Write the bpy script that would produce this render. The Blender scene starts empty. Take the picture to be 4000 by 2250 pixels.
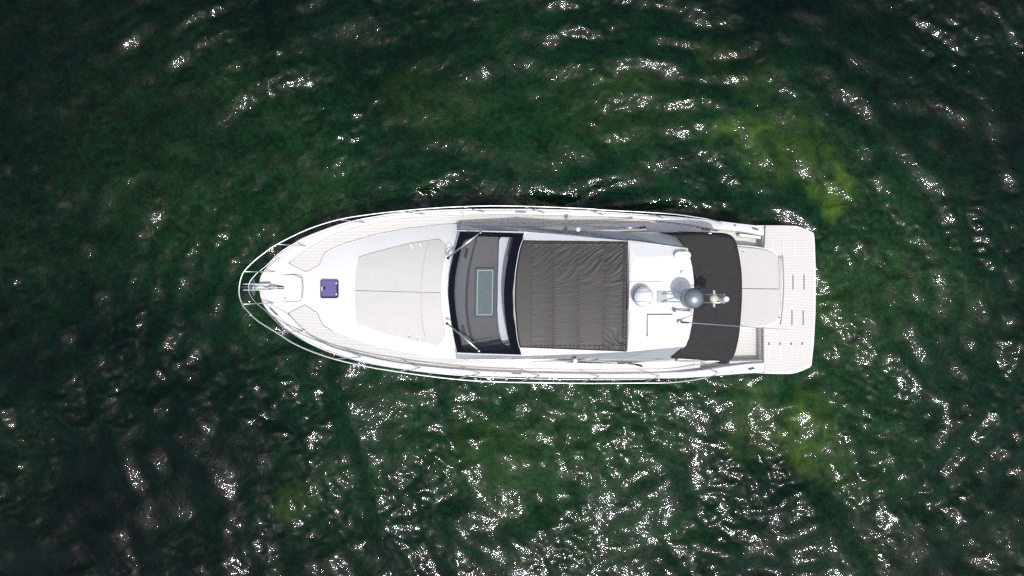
import bpy, bmesh, math, random
import numpy as np
from mathutils import Vector, noise
from mathutils.geometry import tessellate_polygon

scene = bpy.context.scene
C = scene.collection
random.seed(4)
# ------------------------------------------------------------------ camera
H = 18.6                      # drone height above the water
FPX = 2667.0                  # 24 mm on a 36 mm wide sensor, in 4000 px
cam_d = bpy.data.cameras.new('camera'); cam_d.lens = 24; cam_d.sensor_width = 36
cam_d.clip_end = 3000
cam = bpy.data.objects.new('camera', cam_d); C.objects.link(cam)
cam.location = (0, 0, H); cam.rotation_euler = (0, 0, 0)
scene.camera = cam
# ------------------------------------------------------------------ light
SUN = Vector((0.125, -0.335, 1.0)).normalized()
world = bpy.data.worlds.new('World'); scene.world = world; world.use_nodes = True
wn = world.node_tree.nodes; wl = world.node_tree.links
sky = wn.new('ShaderNodeTexSky'); sky.sky_type = 'NISHITA'; sky.sun_disc = False; sky.dust_density = 4.5; sky.ozone_density = 0.6
sky.sun_elevation = math.asin(SUN.z)
sky.sun_rotation = math.atan2(SUN.x, SUN.y)
bg = wn['Background']; bg.inputs['Strength'].default_value = 0.14
wl.new(sky.outputs[0], bg.inputs[0])
sun_d = bpy.data.lights.new('sun', 'SUN'); sun_d.energy = 2.75; sun_d.angle = math.radians(0.5)
sun_d.color = (1.0, 0.985, 0.97)
sun = bpy.data.objects.new('sun', sun_d); C.objects.link(sun)
sun.rotation_euler = SUN.to_track_quat('Z', 'Y').to_euler()
scene.view_settings.view_transform = 'Standard'; scene.view_settings.look = 'None'
scene.view_settings.exposure = -0.18; scene.view_settings.gamma = 1
scene.cycles.use_denoising = False
scene.cycles.max_bounces = 6
scene.cycles.caustics_reflective = False; scene.cycles.caustics_refractive = False
scene.cycles.sample_clamp_indirect = 4

# ------------------------------------------------------------------ helpers
def P(px, py, z):
    """world point seen at photo pixel (px, py) when it lies at height z"""
    k = (H - z) / FPX
    return Vector(((px - 2000) * k, -(py - 1125) * k, z))

def rp(x, xs, ys): return float(np.interp(x, xs, ys))

def mesh(name, verts, faces, mat, parent=None, smooth=False, bevel=0, seg=2, solid=0, ang=35, fixn=True):
    me = bpy.data.meshes.new(name)
    me.from_pydata([tuple(v) for v in verts], [], faces)
    bm = bmesh.new(); bm.from_mesh(me)
    bmesh.ops.remove_doubles(bm, verts=bm.verts, dist=1e-5)
    if fixn: bmesh.ops.recalc_face_normals(bm, faces=bm.faces)
    bm.to_mesh(me); bm.free()
    if smooth:
        for p in me.polygons: p.use_smooth = True
    me.materials.append(mat)
    o = bpy.data.objects.new(name, me); C.objects.link(o)
    if solid:
        m = o.modifiers.new('s', 'SOLIDIFY'); m.thickness = solid; m.offset = -1
    if bevel:
        m = o.modifiers.new('b', 'BEVEL'); m.width = bevel; m.segments = seg; m.limit_method = 'ANGLE'
        m.angle_limit = math.radians(ang)
        for p in me.polygons: p.use_smooth = True
        w = o.modifiers.new('w', 'WEIGHTED_NORMAL'); w.keep_sharp = True
    if parent: o.parent = parent
    return o

class MB:
    """collects shapes for one mesh"""
    def __init__(s): s.v = []; s.f = []
    def add(s, v, f):
        n = len(s.v); s.v += [tuple(a) for a in v]; s.f += [tuple(i + n for i in q) for q in f]; return s
    def prism(s, pts, top, depth):
        """pts: px outline (px,py) seen at its top; top: z or f(px)"""
        tz = top if callable(top) else (lambda x: top)
        up = [P(x, y, tz(x)) for x, y in pts]
        lo = [Vector((p.x, p.y, p.z - depth)) for p in up]
        n = len(pts)
        tris = tessellate_polygon([[Vector((p.x, p.y, 0)) for p in up]])
        f = [tuple(t) for t in tris] + [tuple(i + n for i in reversed(t)) for t in tris]
        f += [(i, (i + 1) % n, (i + 1) % n + n, i + n) for i in range(n)]
        return s.add(up + lo, f)
    def nprism(s, pts, top, depth):
        up = [P(x, y, top) for x, y in pts]; n = len(pts)
        lo = [Vector((p.x, p.y, p.z - depth)) for p in up]
        return s.add(up + lo, [tuple(range(n)), tuple(reversed(range(n, 2 * n)))] + [(i, (i + 1) % n, (i + 1) % n + n, i + n) for i in range(n)])
    def tube(s, pts, r, n=8, r2=None):
        pts = [Vector(p) for p in pts]; m = len(pts); vs = []; fs = []
        up = Vector((0, 0, 1))
        for i, p in enumerate(pts):
            t = (pts[min(i + 1, m - 1)] - pts[max(i - 1, 0)]).normalized()
            a = t.cross(up)
            if a.length < 0.05: a = t.cross(Vector((0, 1, 0)))
            a.normalize(); b = t.cross(a)
            rr = r if r2 is None else r + (r2 - r) * i / (m - 1)
            for k in range(n):
                an = 2 * math.pi * k / n
                vs.append(p + a * rr * math.cos(an) + b * rr * math.sin(an))
        for i in range(m - 1):
            for k in range(n):
                k2 = (k + 1) % n
                fs.append((i * n + k, i * n + k2, (i + 1) * n + k2, (i + 1) * n + k))
        fs.append(tuple(range(n))); fs.append(tuple(reversed(range((m - 1) * n, m * n))))
        return s.add(vs, fs)
    def lathe(s, c, prof, n=32, axis=None):
        """prof: [(r,z)] from bottom to top round point c"""
        vs = []; fs = []; c = Vector(c)
        q = (axis.normalized().to_track_quat('Z', 'Y') if axis is not None else None)
        for r, z in prof:
            for k in range(n):
                a = 2 * math.pi * k / n; v = Vector((max(r, 1e-4) * math.cos(a), max(r, 1e-4) * math.sin(a), z))
                if q: v = q @ v
                vs.append(c + v)
        for i in range(len(prof) - 1):
            for k in range(n):
                k2 = (k + 1) % n
                fs.append((i * n + k, i * n + k2, (i + 1) * n + k2, (i + 1) * n + k))
        fs.append(tuple(reversed(range(n)))); m = len(prof)
        fs.append(tuple(range((m - 1) * n, m * n)))
        return s.add(vs, fs)
    def box(s, c, sx, sy, sz, rz=0):
        c = Vector(c); vs = []
        for z in (-sz / 2, sz / 2):
            for x, y in ((-1, -1), (1, -1), (1, 1), (-1, 1)):
                a = x * sx / 2; b = y * sy / 2
                vs.append(c + Vector((a * math.cos(rz) - b * math.sin(rz), a * math.sin(rz) + b * math.cos(rz), z)))
        return s.add(vs, [(0, 1, 2, 3), (7, 6, 5, 4), (0, 4, 5, 1), (1, 5, 6, 2), (2, 6, 7, 3), (3, 7, 4, 0)])
    def loft(s, rows, closed=False):
        n = len(rows[0]); vs = [p for r in rows for p in r]; fs = []
        for i in range(len(rows) - 1):
            for k in range(n if closed else n - 1):
                k2 = (k + 1) % n
                fs.append((i * n + k, i * n + k2, (i + 1) * n + k2, (i + 1) * n + k))
        return s.add(vs, fs)
    def build(s, name, mat, parent=None, **kw): return mesh(name, s.v, s.f, mat, parent, **kw)

def smooth_line(pts, per=6, closed=False):
    """Catmull-Rom through points of any dimension"""
    p = [np.array(a, float) for a in pts]; n = len(p); out = []
    rng = range(n) if closed else range(n - 1)
    for i in rng:
        g = (lambda j: p[j % n]) if closed else (lambda j: p[min(max(j, 0), n - 1)])
        a, b, c, d = g(i - 1), g(i), g(i + 1), g(i + 2)
        for k in range(per):
            t = k / per
            out.append(0.5 * ((2 * b) + (-a + c) * t + (2 * a - 5 * b + 4 * c - d) * t * t + (-a + 3 * b - 3 * c + d) * t ** 3))
    if not closed: out.append(p[-1])
    return [tuple(float(x) for x in a) for a in out]

def resample(pts, n):
    a = np.array(pts, float); d = np.r_[0, np.cumsum(np.linalg.norm(np.diff(a, axis=0), axis=1))]
    t = np.linspace(0, d[-1], n)
    return [tuple(np.interp(t, d, a[:, k])[i] for k in range(a.shape[1])) for i in range(n)]

def rrect(x0, y0, x1, y1, r, n=5, skew=0):
    out = []
    for cx, cy, a0 in ((x1 - r, y0 + r, -90), (x1 - r, y1 - r, 0), (x0 + r, y1 - r, 90), (x0 + r, y0 + r, 180)):
        for k in range(n + 1):
            a = math.radians(a0 + 90 * k / n)
            x = cx + r * math.cos(a); y = cy + r * math.sin(a)
            out.append((x + skew * (y - y0), y))
    return out

# ------------------------------------------------------------------ materials
def mat(name, col, rough=0.5, metal=0, coat=0, bump=0, bscale=40, var=0, vscale=3, spec=0.5, stretch=None, sheen=0):
    m = bpy.data.materials.new(name); m.use_nodes = True
    nt = m.node_tree; b = nt.nodes['Principled BSDF']
    b.inputs['Base Color'].default_value = (*col, 1); b.inputs['Roughness'].default_value = rough
    b.inputs['Metallic'].default_value = metal; b.inputs['Coat Weight'].default_value = coat
    b.inputs['Specular IOR Level'].default_value = spec
    tc = nt.nodes.new('ShaderNodeTexCoord'); src = tc.outputs['Object']
    if stretch:
        mp = nt.nodes.new('ShaderNodeMapping'); mp.inputs['Scale'].default_value = stretch
        nt.links.new(src, mp.inputs[0]); src = mp.outputs[0]
    if var:
        n = nt.nodes.new('ShaderNodeTexNoise'); n.inputs['Scale'].default_value = vscale; n.inputs['Detail'].default_value = 6
        nt.links.new(src, n.inputs['Vector'])
        r = nt.nodes.new('ShaderNodeMapRange'); r.inputs[1].default_value = 0.3; r.inputs[2].default_value = 0.7
        r.inputs[3].default_value = 1 - var; r.inputs[4].default_value = 1 + var
        nt.links.new(n.outputs[0], r.inputs[0])
        h = nt.nodes.new('ShaderNodeHueSaturation'); h.inputs['Color'].default_value = (*col, 1)
        nt.links.new(r.outputs[0], h.inputs['Value']); nt.links.new(h.outputs[0], b.inputs['Base Color'])
    if bump:
        n = nt.nodes.new('ShaderNodeTexNoise'); n.inputs['Scale'].default_value = bscale; n.inputs['Detail'].default_value = 4
        nt.links.new(src, n.inputs['Vector'])
        bp = nt.nodes.new('ShaderNodeBump'); bp.inputs['Strength'].default_value = bump; bp.inputs['Distance'].default_value = 0.01
        nt.links.new(n.outputs[0], bp.inputs['Height']); nt.links.new(bp.outputs[0], b.inputs['Normal'])
    return m

M = {}
M['gel'] = mat('white_gelcoat', (0.75, 0.755, 0.76), 0.28, var=0.02, vscale=1.5, coat=0.2)
M['hullw'] = mat('white_hull', (0.78, 0.79, 0.80), 0.25, coat=0.3)
M['silver'] = mat('silver_grey_paint', (0.40, 0.44, 0.48), 0.35, var=0.03, coat=0.2)
M['lite'] = mat('grey_vent_and_rim_shade', (0.62, 0.66, 0.70), 0.35)
M['pad'] = mat('grey_vinyl', (0.585, 0.58, 0.555), 0.6, bump=0.2, bscale=5, var=0.025, vscale=4)
M['canvas'] = mat('black_canvas', (0.030, 0.029, 0.030), 0.9, bump=0.25, bscale=160, var=0.12, vscale=9)
M['vinyl'] = mat('charcoal_vinyl', (0.026, 0.0245, 0.0245), 0.5, bump=0.12, bscale=60, var=0.10, vscale=5)
M['steel'] = mat('stainless_steel', (0.78, 0.79, 0.79), 0.36, metal=1)
M['dull'] = mat('dull_steel', (0.42, 0.43, 0.44), 0.35, metal=1, var=0.2, vscale=60)
M['black'] = mat('black_plastic', (0.012, 0.012, 0.016), 0.4)
M['frit'] = mat('black_glass_border', (0.006, 0.007, 0.012), 0.08, spec=0.25)
M['sideglass'] = mat('dark_side_glass', (0.02, 0.025, 0.03), 0.06)
M['dash'] = mat('taupe_dashboard', (0.17, 0.158, 0.152), 0.75, var=0.06, vscale=6)
M['dashg'] = mat('grey_dashboard', (0.165, 0.168, 0.175), 0.7, var=0.04, vscale=6)
M['dashd'] = mat('dark_dashboard_groove', (0.062, 0.060, 0.062), 0.7)
M['seat'] = mat('white_leather', (0.78, 0.79, 0.80), 0.5)
M['seatshade'] = mat('shaded_white_leather', (0.38, 0.45, 0.49), 0.5)  # darker copy of the seat leather, shade put into the colour
M['teal'] = mat('grey_green_mat', (0.17, 0.205, 0.205), 0.7, var=0.1, vscale=10)
M['tealframe'] = mat('slate_rubber', (0.085, 0.108, 0.118), 0.6)
M['pipe'] = mat('pale_piping', (0.52, 0.56, 0.50), 0.6)
M['purple'] = mat('tinted_acrylic', (0.14, 0.11, 0.29), 0.12, coat=0.3)
M['purpled'] = mat('dark_hatch_rim', (0.018, 0.012, 0.055), 0.25)
M['domew'] = mat('white_radome', (0.78, 0.80, 0.82), 0.25, coat=0.5)
M['domeg'] = mat('grey_radome', (0.33, 0.38, 0.41), 0.40, metal=0.6)
M['cream'] = mat('cream_lens', (0.62, 0.58, 0.45), 0.25)
M['rubber'] = mat('grey_rubber', (0.10, 0.10, 0.115), 0.6)
M['strap'] = mat('stitched_seam', (0.17, 0.155, 0.14), 0.5)

def stripes():
    m = bpy.data.materials.new('beige_decking'); m.use_nodes = True; nt = m.node_tree; b = nt.nodes['Principled BSDF']
    b.inputs['Roughness'].default_value = 0.75
    tc = nt.nodes.new('ShaderNodeTexCoord'); sp = nt.nodes.new('ShaderNodeSeparateXYZ'); nt.links.new(tc.outputs['Object'], sp.inputs[0])
    def mth(op, a, bb=None, c=None):
        n = nt.nodes.new('ShaderNodeMath'); n.operation = op
        for i, v in enumerate((a, bb, c)):
            if v is None: continue
            if isinstance(v, (int, float)): n.inputs[i].default_value = v
            else: nt.links.new(v, n.inputs[i])
        return n.outputs[0]
    x, y = sp.outputs[0], sp.outputs[1]
    yc = mth('MULTIPLY_ADD', x, 0.022, y)               # distance from the yacht's centre line
    yy = mth('ABSOLUTE', mth('ADD', yc, 0.13))
    # planks jog where two runs meet
    j = mth('PINGPONG', mth('ADD', x, 7.0), 4.0)
    jj = mth('SMOOTH_MIN', mth('MULTIPLY', mth('SUBTRACT', j, 1.6), 0.9), 0.11, 0.02)
    jj = mth('MULTIPLY', mth('MAXIMUM', jj, 0), mth('LESS_THAN', x, 5.2))
    v = mth('ADD', mth('SUBTRACT', yy, mth('MULTIPLY', x, 0.055)), jj)
    fr = mth('FRACT', mth('DIVIDE', v, 0.0745))
    line = mth('GREATER_THAN', fr, 0.70)
    mx = nt.nodes.new('ShaderNodeMix'); mx.data_type = 'RGBA'
    mx.inputs[6].default_value = (0.615, 0.605, 0.575, 1); mx.inputs[7].default_value = (0.70, 0.695, 0.675, 1)
    nt.links.new(line, mx.inputs[0]); nt.links.new(mx.outputs[2], b.inputs['Base Color'])
    return m
M['deckmat'] = stripes()

def glass():
    m = bpy.data.materials.new('windscreen_glass'); m.use_nodes = True; nt = m.node_tree
    nt.nodes.remove(nt.nodes['Principled BSDF']); out = nt.nodes['Material Output']
    t = nt.nodes.new('ShaderNodeBsdfTransparent'); t.inputs[0].default_value = (0.86, 0.89, 0.92, 1)
    g = nt.nodes.new('ShaderNodeBsdfGlossy'); g.inputs['Roughness'].default_value = 0.03
    lw = nt.nodes.new('ShaderNodeLayerWeight'); pw = nt.nodes.new('ShaderNodeMath'); pw.operation = 'POWER'; pw.inputs[1].default_value = 5
    nt.links.new(lw.outputs['Facing'], pw.inputs[0]); f = nt.nodes.new('ShaderNodeMath'); f.operation = 'MULTIPLY_ADD'; f.inputs[1].default_value = .9; f.inputs[2].default_value = .045
    nt.links.new(pw.outputs[0], f.inputs[0])
    mx = nt.nodes.new('ShaderNodeMixShader'); nt.links.new(f.outputs[0], mx.inputs[0])
    nt.links.new(t.outputs[0], mx.inputs[1]); nt.links.new(g.outputs[0], mx.inputs[2]); nt.links.new(mx.outputs[0], out.inputs[0])
    return m
M['glass'] = glass()

# ------------------------------------------------------------------ water
def water_material():
    m = bpy.data.materials.new('green_water'); m.use_nodes = True; nt = m.node_tree; b = nt.nodes['Principled BSDF']
    L = nt.links
    b.inputs['Specular IOR Level'].default_value = 0.46; b.inputs['Roughness'].default_value = 0.058; b.inputs['Specular Tint'].default_value = (0.90, 0.90, 1.0, 1); b.inputs['IOR'].default_value = 1.333
    b.inputs['Subsurface Weight'].default_value = 0.2; b.inputs['Subsurface Radius'].default_value = (1, 1, 1); b.inputs['Subsurface Scale'].default_value = 0.25
    geo = nt.nodes.new('ShaderNodeTexCoord')
    def noise(scale, detail=5, vec=None, dist=0.0, rough=0.5):
        n = nt.nodes.new('ShaderNodeTexNoise'); n.inputs['Scale'].default_value = scale; n.inputs['Detail'].default_value = detail
        n.inputs['Distortion'].default_value = dist; n.inputs['Roughness'].default_value = rough
        L.new(vec or geo.outputs['Object'], n.inputs['Vector']); return n
    # water body: murky greens
    n1 = noise(0.16, 5, dist=0.6); r1 = nt.nodes.new('ShaderNodeValToRGB'); L.new(n1.outputs[0], r1.inputs[0])
    e = r1.color_ramp.elements
    e[0].position = 0.36; e[0].color = (0.0010, 0.0140, 0.0040, 1)
    e[1].position = 0.66; e[1].color = (0.0075, 0.028, 0.0068, 1)
    x = e.new(0.5); x.color = (0.0030, 0.0220, 0.0062, 1)
    col = r1.outputs[0]
    # mottled fine structure
    n2 = noise(1.9, 10, dist=1.4, rough=0.72); r2 = nt.nodes.new('ShaderNodeMapRange'); L.new(n2.outputs[0], r2.inputs[0])
    r2.inputs[1].default_value = 0.3; r2.inputs[2].default_value = 0.72; r2.inputs[3].default_value = 0.25; r2.inputs[4].default_value = 1.95
    mu = nt.nodes.new('ShaderNodeVectorMath'); mu.operation = 'SCALE'; L.new(col, mu.inputs[0]); L.new(r2.outputs[0], mu.inputs['Scale'])
    col = mu.outputs[0]
    # ripple shading painted into the water colour as light and dark filaments
    n4 = noise(5.0, 6, dist=1.8, rough=0.6); r4 = nt.nodes.new('ShaderNodeMapRange'); L.new(n4.outputs[0], r4.inputs[0])
    r4.inputs[1].default_value = 0.36; r4.inputs[2].default_value = 0.66; r4.inputs[3].default_value = 0.62; r4.inputs[4].default_value = 1.4
    mu4 = nt.nodes.new('ShaderNodeVectorMath'); mu4.operation = 'SCALE'; L.new(col, mu4.inputs[0]); L.new(r4.outputs[0], mu4.inputs['Scale']); col = mu4.outputs[0]
    # lens vignette painted into the water colour: darker away from the yacht
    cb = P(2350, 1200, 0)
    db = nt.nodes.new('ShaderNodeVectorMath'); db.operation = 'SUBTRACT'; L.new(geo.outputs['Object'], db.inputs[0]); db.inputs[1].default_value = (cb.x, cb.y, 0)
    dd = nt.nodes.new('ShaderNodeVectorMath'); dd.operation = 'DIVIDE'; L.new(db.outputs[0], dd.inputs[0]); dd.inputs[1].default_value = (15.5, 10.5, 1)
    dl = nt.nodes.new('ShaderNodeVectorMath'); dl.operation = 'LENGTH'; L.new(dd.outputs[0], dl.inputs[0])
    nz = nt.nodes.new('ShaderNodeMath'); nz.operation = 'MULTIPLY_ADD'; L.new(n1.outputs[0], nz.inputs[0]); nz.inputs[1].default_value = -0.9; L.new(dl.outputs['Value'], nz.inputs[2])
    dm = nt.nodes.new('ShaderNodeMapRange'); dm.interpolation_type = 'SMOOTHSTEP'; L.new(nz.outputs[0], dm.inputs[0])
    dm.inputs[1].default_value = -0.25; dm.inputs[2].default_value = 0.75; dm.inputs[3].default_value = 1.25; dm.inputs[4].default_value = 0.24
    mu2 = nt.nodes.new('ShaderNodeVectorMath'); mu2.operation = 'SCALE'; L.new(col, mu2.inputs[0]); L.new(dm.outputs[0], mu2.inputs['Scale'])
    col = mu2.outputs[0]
    # sunlit weed banks just below the surface: (px, py, radius x, radius y, strength)
    nb = noise(0.9, 5, dist=0.5)
    wob = nt.nodes.new('ShaderNodeVectorMath'); wob.operation = 'MULTIPLY_ADD'
    L.new(nb.outputs['Color'], wob.inputs[0]); wob.inputs[1].default_value = (1.6, 1.6, 0); L.new(geo.outputs['Object'], wob.inputs[2])
    weeds = [(2900, 520, 130, 65, .9), (3080, 610, 200, 110, .5), (3270, 760, 75, 115, 1.3), (3110, 480, 120, 60, .25),
             (2960, 1330 + 330, 120, 130, .35), (3150, 1690, 110, 140, 1.0), (3260, 1800, 80, 100, .5), (1140, 1950, 80, 110, .4), (1900, 1760, 200, 160, .28),
             (2950, 330, 90, 70, .25), (2400, 430, 300, 150, .22), (1700, 420, 220, 130, .2), (3180, 1150, 120, 160, .3), (2820, 250, 90, 90, .2), (2950, 1560, 90, 90, .5)]
    acc = None
    for px, py, rx, ry, st in weeds:
        c = P(px, py, 0); k = H / FPX
        mp = nt.nodes.new('ShaderNodeVectorMath'); mp.operation = 'SUBTRACT'; L.new(wob.outputs[0], mp.inputs[0]); mp.inputs[1].default_value = (c.x + .8, c.y + .8, 0)
        dv = nt.nodes.new('ShaderNodeVectorMath'); dv.operation = 'DIVIDE'; L.new(mp.outputs[0], dv.inputs[0]); dv.inputs[1].default_value = (rx * k * 1.15, ry * k * 1.15, 1)
        ln = nt.nodes.new('ShaderNodeVectorMath'); ln.operation = 'LENGTH'; L.new(dv.outputs[0], ln.inputs[0])
        mr = nt.nodes.new('ShaderNodeMapRange'); mr.interpolation_type = 'SMOOTHSTEP'; L.new(ln.outputs['Value'], mr.inputs[0])
        mr.inputs[1].default_value = 1.2; mr.inputs[2].default_value = 0.45; mr.inputs[3].default_value = 0; mr.inputs[4].default_value = st
        if acc is None: acc = mr.outputs[0]
        else:
            a = nt.nodes.new('ShaderNodeMath'); a.operation = 'MAXIMUM'; L.new(acc, a.inputs[0]); L.new(mr.outputs[0], a.inputs[1]); acc = a.outputs[0]
    n3 = noise(2.2, 7, dist=0.8, rough=0.6); r3 = nt.nodes.new('ShaderNodeMapRange'); L.new(n3.outputs[0], r3.inputs[0])
    r3.inputs[1].default_value = 0.38; r3.inputs[2].default_value = 0.62; r3.inputs[3].default_value = 0.25; r3.inputs[4].default_value = 1.2
    am = nt.nodes.new('ShaderNodeMath'); am.operation = 'MULTIPLY'; L.new(acc, am.inputs[0]); L.new(r3.outputs[0], am.inputs[1])
    wc = nt.nodes.new('ShaderNodeVectorMath'); wc.operation = 'SCALE'; wc.inputs[0].default_value = (0.036, 0.060, 0.003); L.new(am.outputs[0], wc.inputs['Scale'])
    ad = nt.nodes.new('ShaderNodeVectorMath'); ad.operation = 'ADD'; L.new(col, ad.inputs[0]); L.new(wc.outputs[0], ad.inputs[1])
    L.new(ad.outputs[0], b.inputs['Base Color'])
    # capillary ripples
    f1 = noise(5.5, 4, dist=0.7, rough=0.55); f2 = noise(17.0, 3, dist=0.4, rough=0.6)
    b1 = nt.nodes.new('ShaderNodeBump'); b1.inputs['Strength'].default_value = 1.0; b1.inputs['Distance'].default_value = 0.017
    b2 = nt.nodes.new('ShaderNodeBump'); b2.inputs['Strength'].default_value = 1.0; b2.inputs['Distance'].default_value = 0.0015
    g = noise(0.35, 3); gr = nt.nodes.new('ShaderNodeMapRange'); L.new(g.outputs[0], gr.inputs[0])
    gr.inputs[1].default_value = 0.35; gr.inputs[2].default_value = 0.62; gr.inputs[3].default_value = 0.25; gr.inputs[4].default_value = 1.0
    L.new(gr.outputs[0], b2.inputs['Strength'])
    L.new(f1.outputs[0], b1.inputs['Height']); L.new(f2.outputs[0], b2.inputs['Height']); L.new(b1.outputs[0], b2.inputs['Normal'])
    L.new(b2.outputs[0], b.inputs['Normal'])
    return m

def build_water():
    rng = np.random.default_rng(11)
    N = 1024; Ls = 40.96; k1 = 2 * np.pi * np.fft.fftfreq(N, Ls / N)
    kx, ky = np.meshgrid(k1, k1, indexing='ij'); k = np.hypot(kx, ky); k[0, 0] = 1
    def field(klo, khi, p, th, spread, slope):
        # band-limited random sea with rms slope `slope`
        a = np.exp(-(np.maximum(0, klo - k) / (0.3 * klo)) ** 2 - (np.maximum(0, k - khi) / (0.3 * khi)) ** 2) * k ** (-p)
        d = np.abs(np.cos(np.arctan2(ky, kx) - th)) ** spread
        a = a * (0.12 + d); a[0, 0] = 0
        F = a * (rng.standard_normal((N, N)) + 1j * rng.standard_normal((N, N)))
        h = np.fft.ifft2(F).real; gx = np.fft.ifft2(F * 1j * kx).real; gy = np.fft.ifft2(F * 1j * ky).real
        return h * slope / math.sqrt((gx ** 2 + gy ** 2).mean())
    h = field(2.4, 8.0, 1.3, math.radians(40), 3.0, 0.10)
    h += field(2.4, 8.0, 1.3, math.radians(112), 3.0, 0.075)
    h += field(1.2, 2.6, 0.8, math.radians(75), 1.0, 0.06)
    calm = field(0.9, 1.6, 0.3, 0, 0.0, 1.0); calm = np.clip(0.5 + 0.5 * calm / calm.std(), 0.0, 1.25)   # smooth and ruffled patches
    h += field(8, 26, 1.6, math.radians(75), 0.6, 0.11) * (0.15 + 1.1 * calm)
    # wavelets thrown back by the hull, running parallel to it
    ax_ = np.arange(N) * (Ls / N); ax_ = np.where(ax_ > Ls / 2, ax_ - Ls, ax_)
    GX, GY = np.meshgrid(ax_, ax_, indexing='ij')
    lee = 1 / (1 + np.exp(-(GY + 1.2) / 0.8))          # 1 on the far side of the hull, 0 on the sunny side
    h *= 1.28 - 0.28 * lee
    D = np.hypot(GX - np.clip(GX, -4.5, 6.0), (GY + 0.13) * 1.0)
    def wob(): 
        f = field(0.5, 1.3, 0.6, 0, 0.0, 1.0); return f / f.std()
    for lam, sl in ((0.98, 0.105), (0.64, 0.075)):
        env = np.clip(0.55 + 0.6 * wob(), 0, 1.6) * np.clip((14.5 - D) / 6, 0, 1) * np.maximum(0.28 + 0.72 * lee, np.clip((GX - 5) / 3, 0, 1))
        h += env * sl * lam / (2 * np.pi) * 1.41 * np.sin(2 * np.pi * D / lam + 1.7 * wob())
    # coordinates: dense inside, widening rings outside
    def axis(half):
        st = 0.04; n = int(half / st); a = list(np.arange(-n, n + 1) * st); e = []
        s = st; x = a[-1]
        while x < 1500: s *= 1.35; x += s; e.append(x)
        return np.array([-q for q in reversed(e)] + a + e)
    xs = axis(15.6); ys = axis(9.2)
    ix = np.round(xs / 0.04).astype(int) % N; iy = np.round(ys / 0.04).astype(int) % N
    Z = h[np.ix_(ix, iy)]
    fade = np.clip(1 - (np.abs(xs) - 15.6) / 4, 0, 1)[:, None] * np.clip(1 - (np.abs(ys) - 9.2) / 4, 0, 1)[None, :]
    Z = Z * fade
    X, Y = np.meshgrid(xs, ys, indexing='ij'); nx, ny = X.shape
    co = np.stack([X, Y, Z], -1).reshape(-1, 3).astype(np.float32)
    i = np.arange(nx * ny).reshape(nx, ny)
    q = np.stack([i[:-1, :-1], i[1:, :-1], i[1:, 1:], i[:-1, 1:]], -1).reshape(-1, 4).astype(np.int32)
    me = bpy.data.meshes.new('water'); me.vertices.add(len(co)); me.vertices.foreach_set('co', co.ravel())
    me.loops.add(q.size); me.loops.foreach_set('vertex_index', q.ravel())
    me.polygons.add(len(q)); me.polygons.foreach_set('loop_start', np.arange(0, q.size, 4, dtype=np.int32))
    me.polygons.foreach_set('use_smooth', np.ones(len(q), bool))
    me.update(calc_edges=True); me.validate()
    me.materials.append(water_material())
    o = bpy.data.objects.new('water', me); C.objects.link(o)
    o['kind'] = 'structure'; o['label'] = 'dark green rippled water glittering with sun glints'
    return o
build_water()

# ------------------------------------------------------------------ yacht
Y = bpy.data.objects.new('motor_yacht', None); C.objects.link(Y)
Y['label'] = 'white motor yacht seen from above with black canvas roof and aft swim platform'
Y['category'] = 'yacht'

def zd(x): return rp(x, [1000, 1400, 2000, 2990], [2.05, 1.90, 1.72, 1.50])
def lip(x): return rp(x, [1010, 1130, 1300, 2600, 2720, 2760], [0.0, 0.03, 0.085, 0.09, 0.14, 0.30])

edge_top = smooth_line([(1012, 1117), (1017, 1079), (1040, 1045), (1088, 994), (1137, 957), (1182, 930), (1264, 897), (1355.5, 867), (1500, 838), (1593, 826), (1714, 819.5), (1836, 816), (1980, 815.5), (2125, 816), (2300, 821), (2352, 825), (2504, 836), (2655, 848), (2800, 863), (2900, 875), (2985, 884)], 3)
edge_bot = smooth_line([(1012, 1117), (1018.5, 1165), (1037, 1205), (1082, 1252), (1131, 1296), (1204, 1341.5), (1295, 1381), (1386, 1408), (1500, 1431), (1654, 1455), (1836, 1467), (1943, 1472), (2125, 1476), (2200, 1478), (2352, 1479), (2504, 1479), (2655, 1478), (2794, 1469), (2908, 1460), (2985, 1457)], 3)
NR = 90
eT = resample(edge_top, NR); eB = resample(edge_bot, NR)
ring = eT + eB[::-1][:-1]
# ---- hull
def hull_row(z, ky, bow):
    out = []
    for x, y in ring:
        q = P(x, y, zd(x)); yc = -0.13 - 0.022 * q.x
        t = (q.x + 6.2) / 12.4                       # 0 bow .. 1 stern
        nar = 1 - (1 - ky) * (1 + 1.3 * (1 - t) ** 2) if z < 1.4 else 1 - (1 - ky)
        nx = q.x + bow * max(0, 1 - t) ** 3
        zz = z if z is not None else q.z
        out.append(Vector((nx, yc + (q.y - yc) * nar, zz)))
    return out
top_row = [P(x, y, zd(x)) for x, y in ring]
r1 = [Vector((p.x, p.y, p.z - 0.05)) for p in top_row]
r2 = []
for p in top_row:
    yc = -0.13 - 0.022 * p.x; r2.append(Vector((p.x, yc + (p.y - yc) * 0.985, p.z - 0.13)))
hb = MB().loft([top_row, r1, r2, hull_row(1.1, 0.955, .25), hull_row(0.55, 0.90, 0.6), hull_row(0.05, 0.84, 1.0), hull_row(-0.5, 0.6, 1.5)], closed=True)
hull = hb.build('hull', M['hullw'], Y, smooth=False)
for p in hull.data.polygons: p.use_smooth = True
MB().tube([Vector((p.x, p.y, p.z)) for p in r2[:NR * 2 - 1]], 0.022, 6).build('rubbing_strake', M['dull'], Y, smooth=True)

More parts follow.
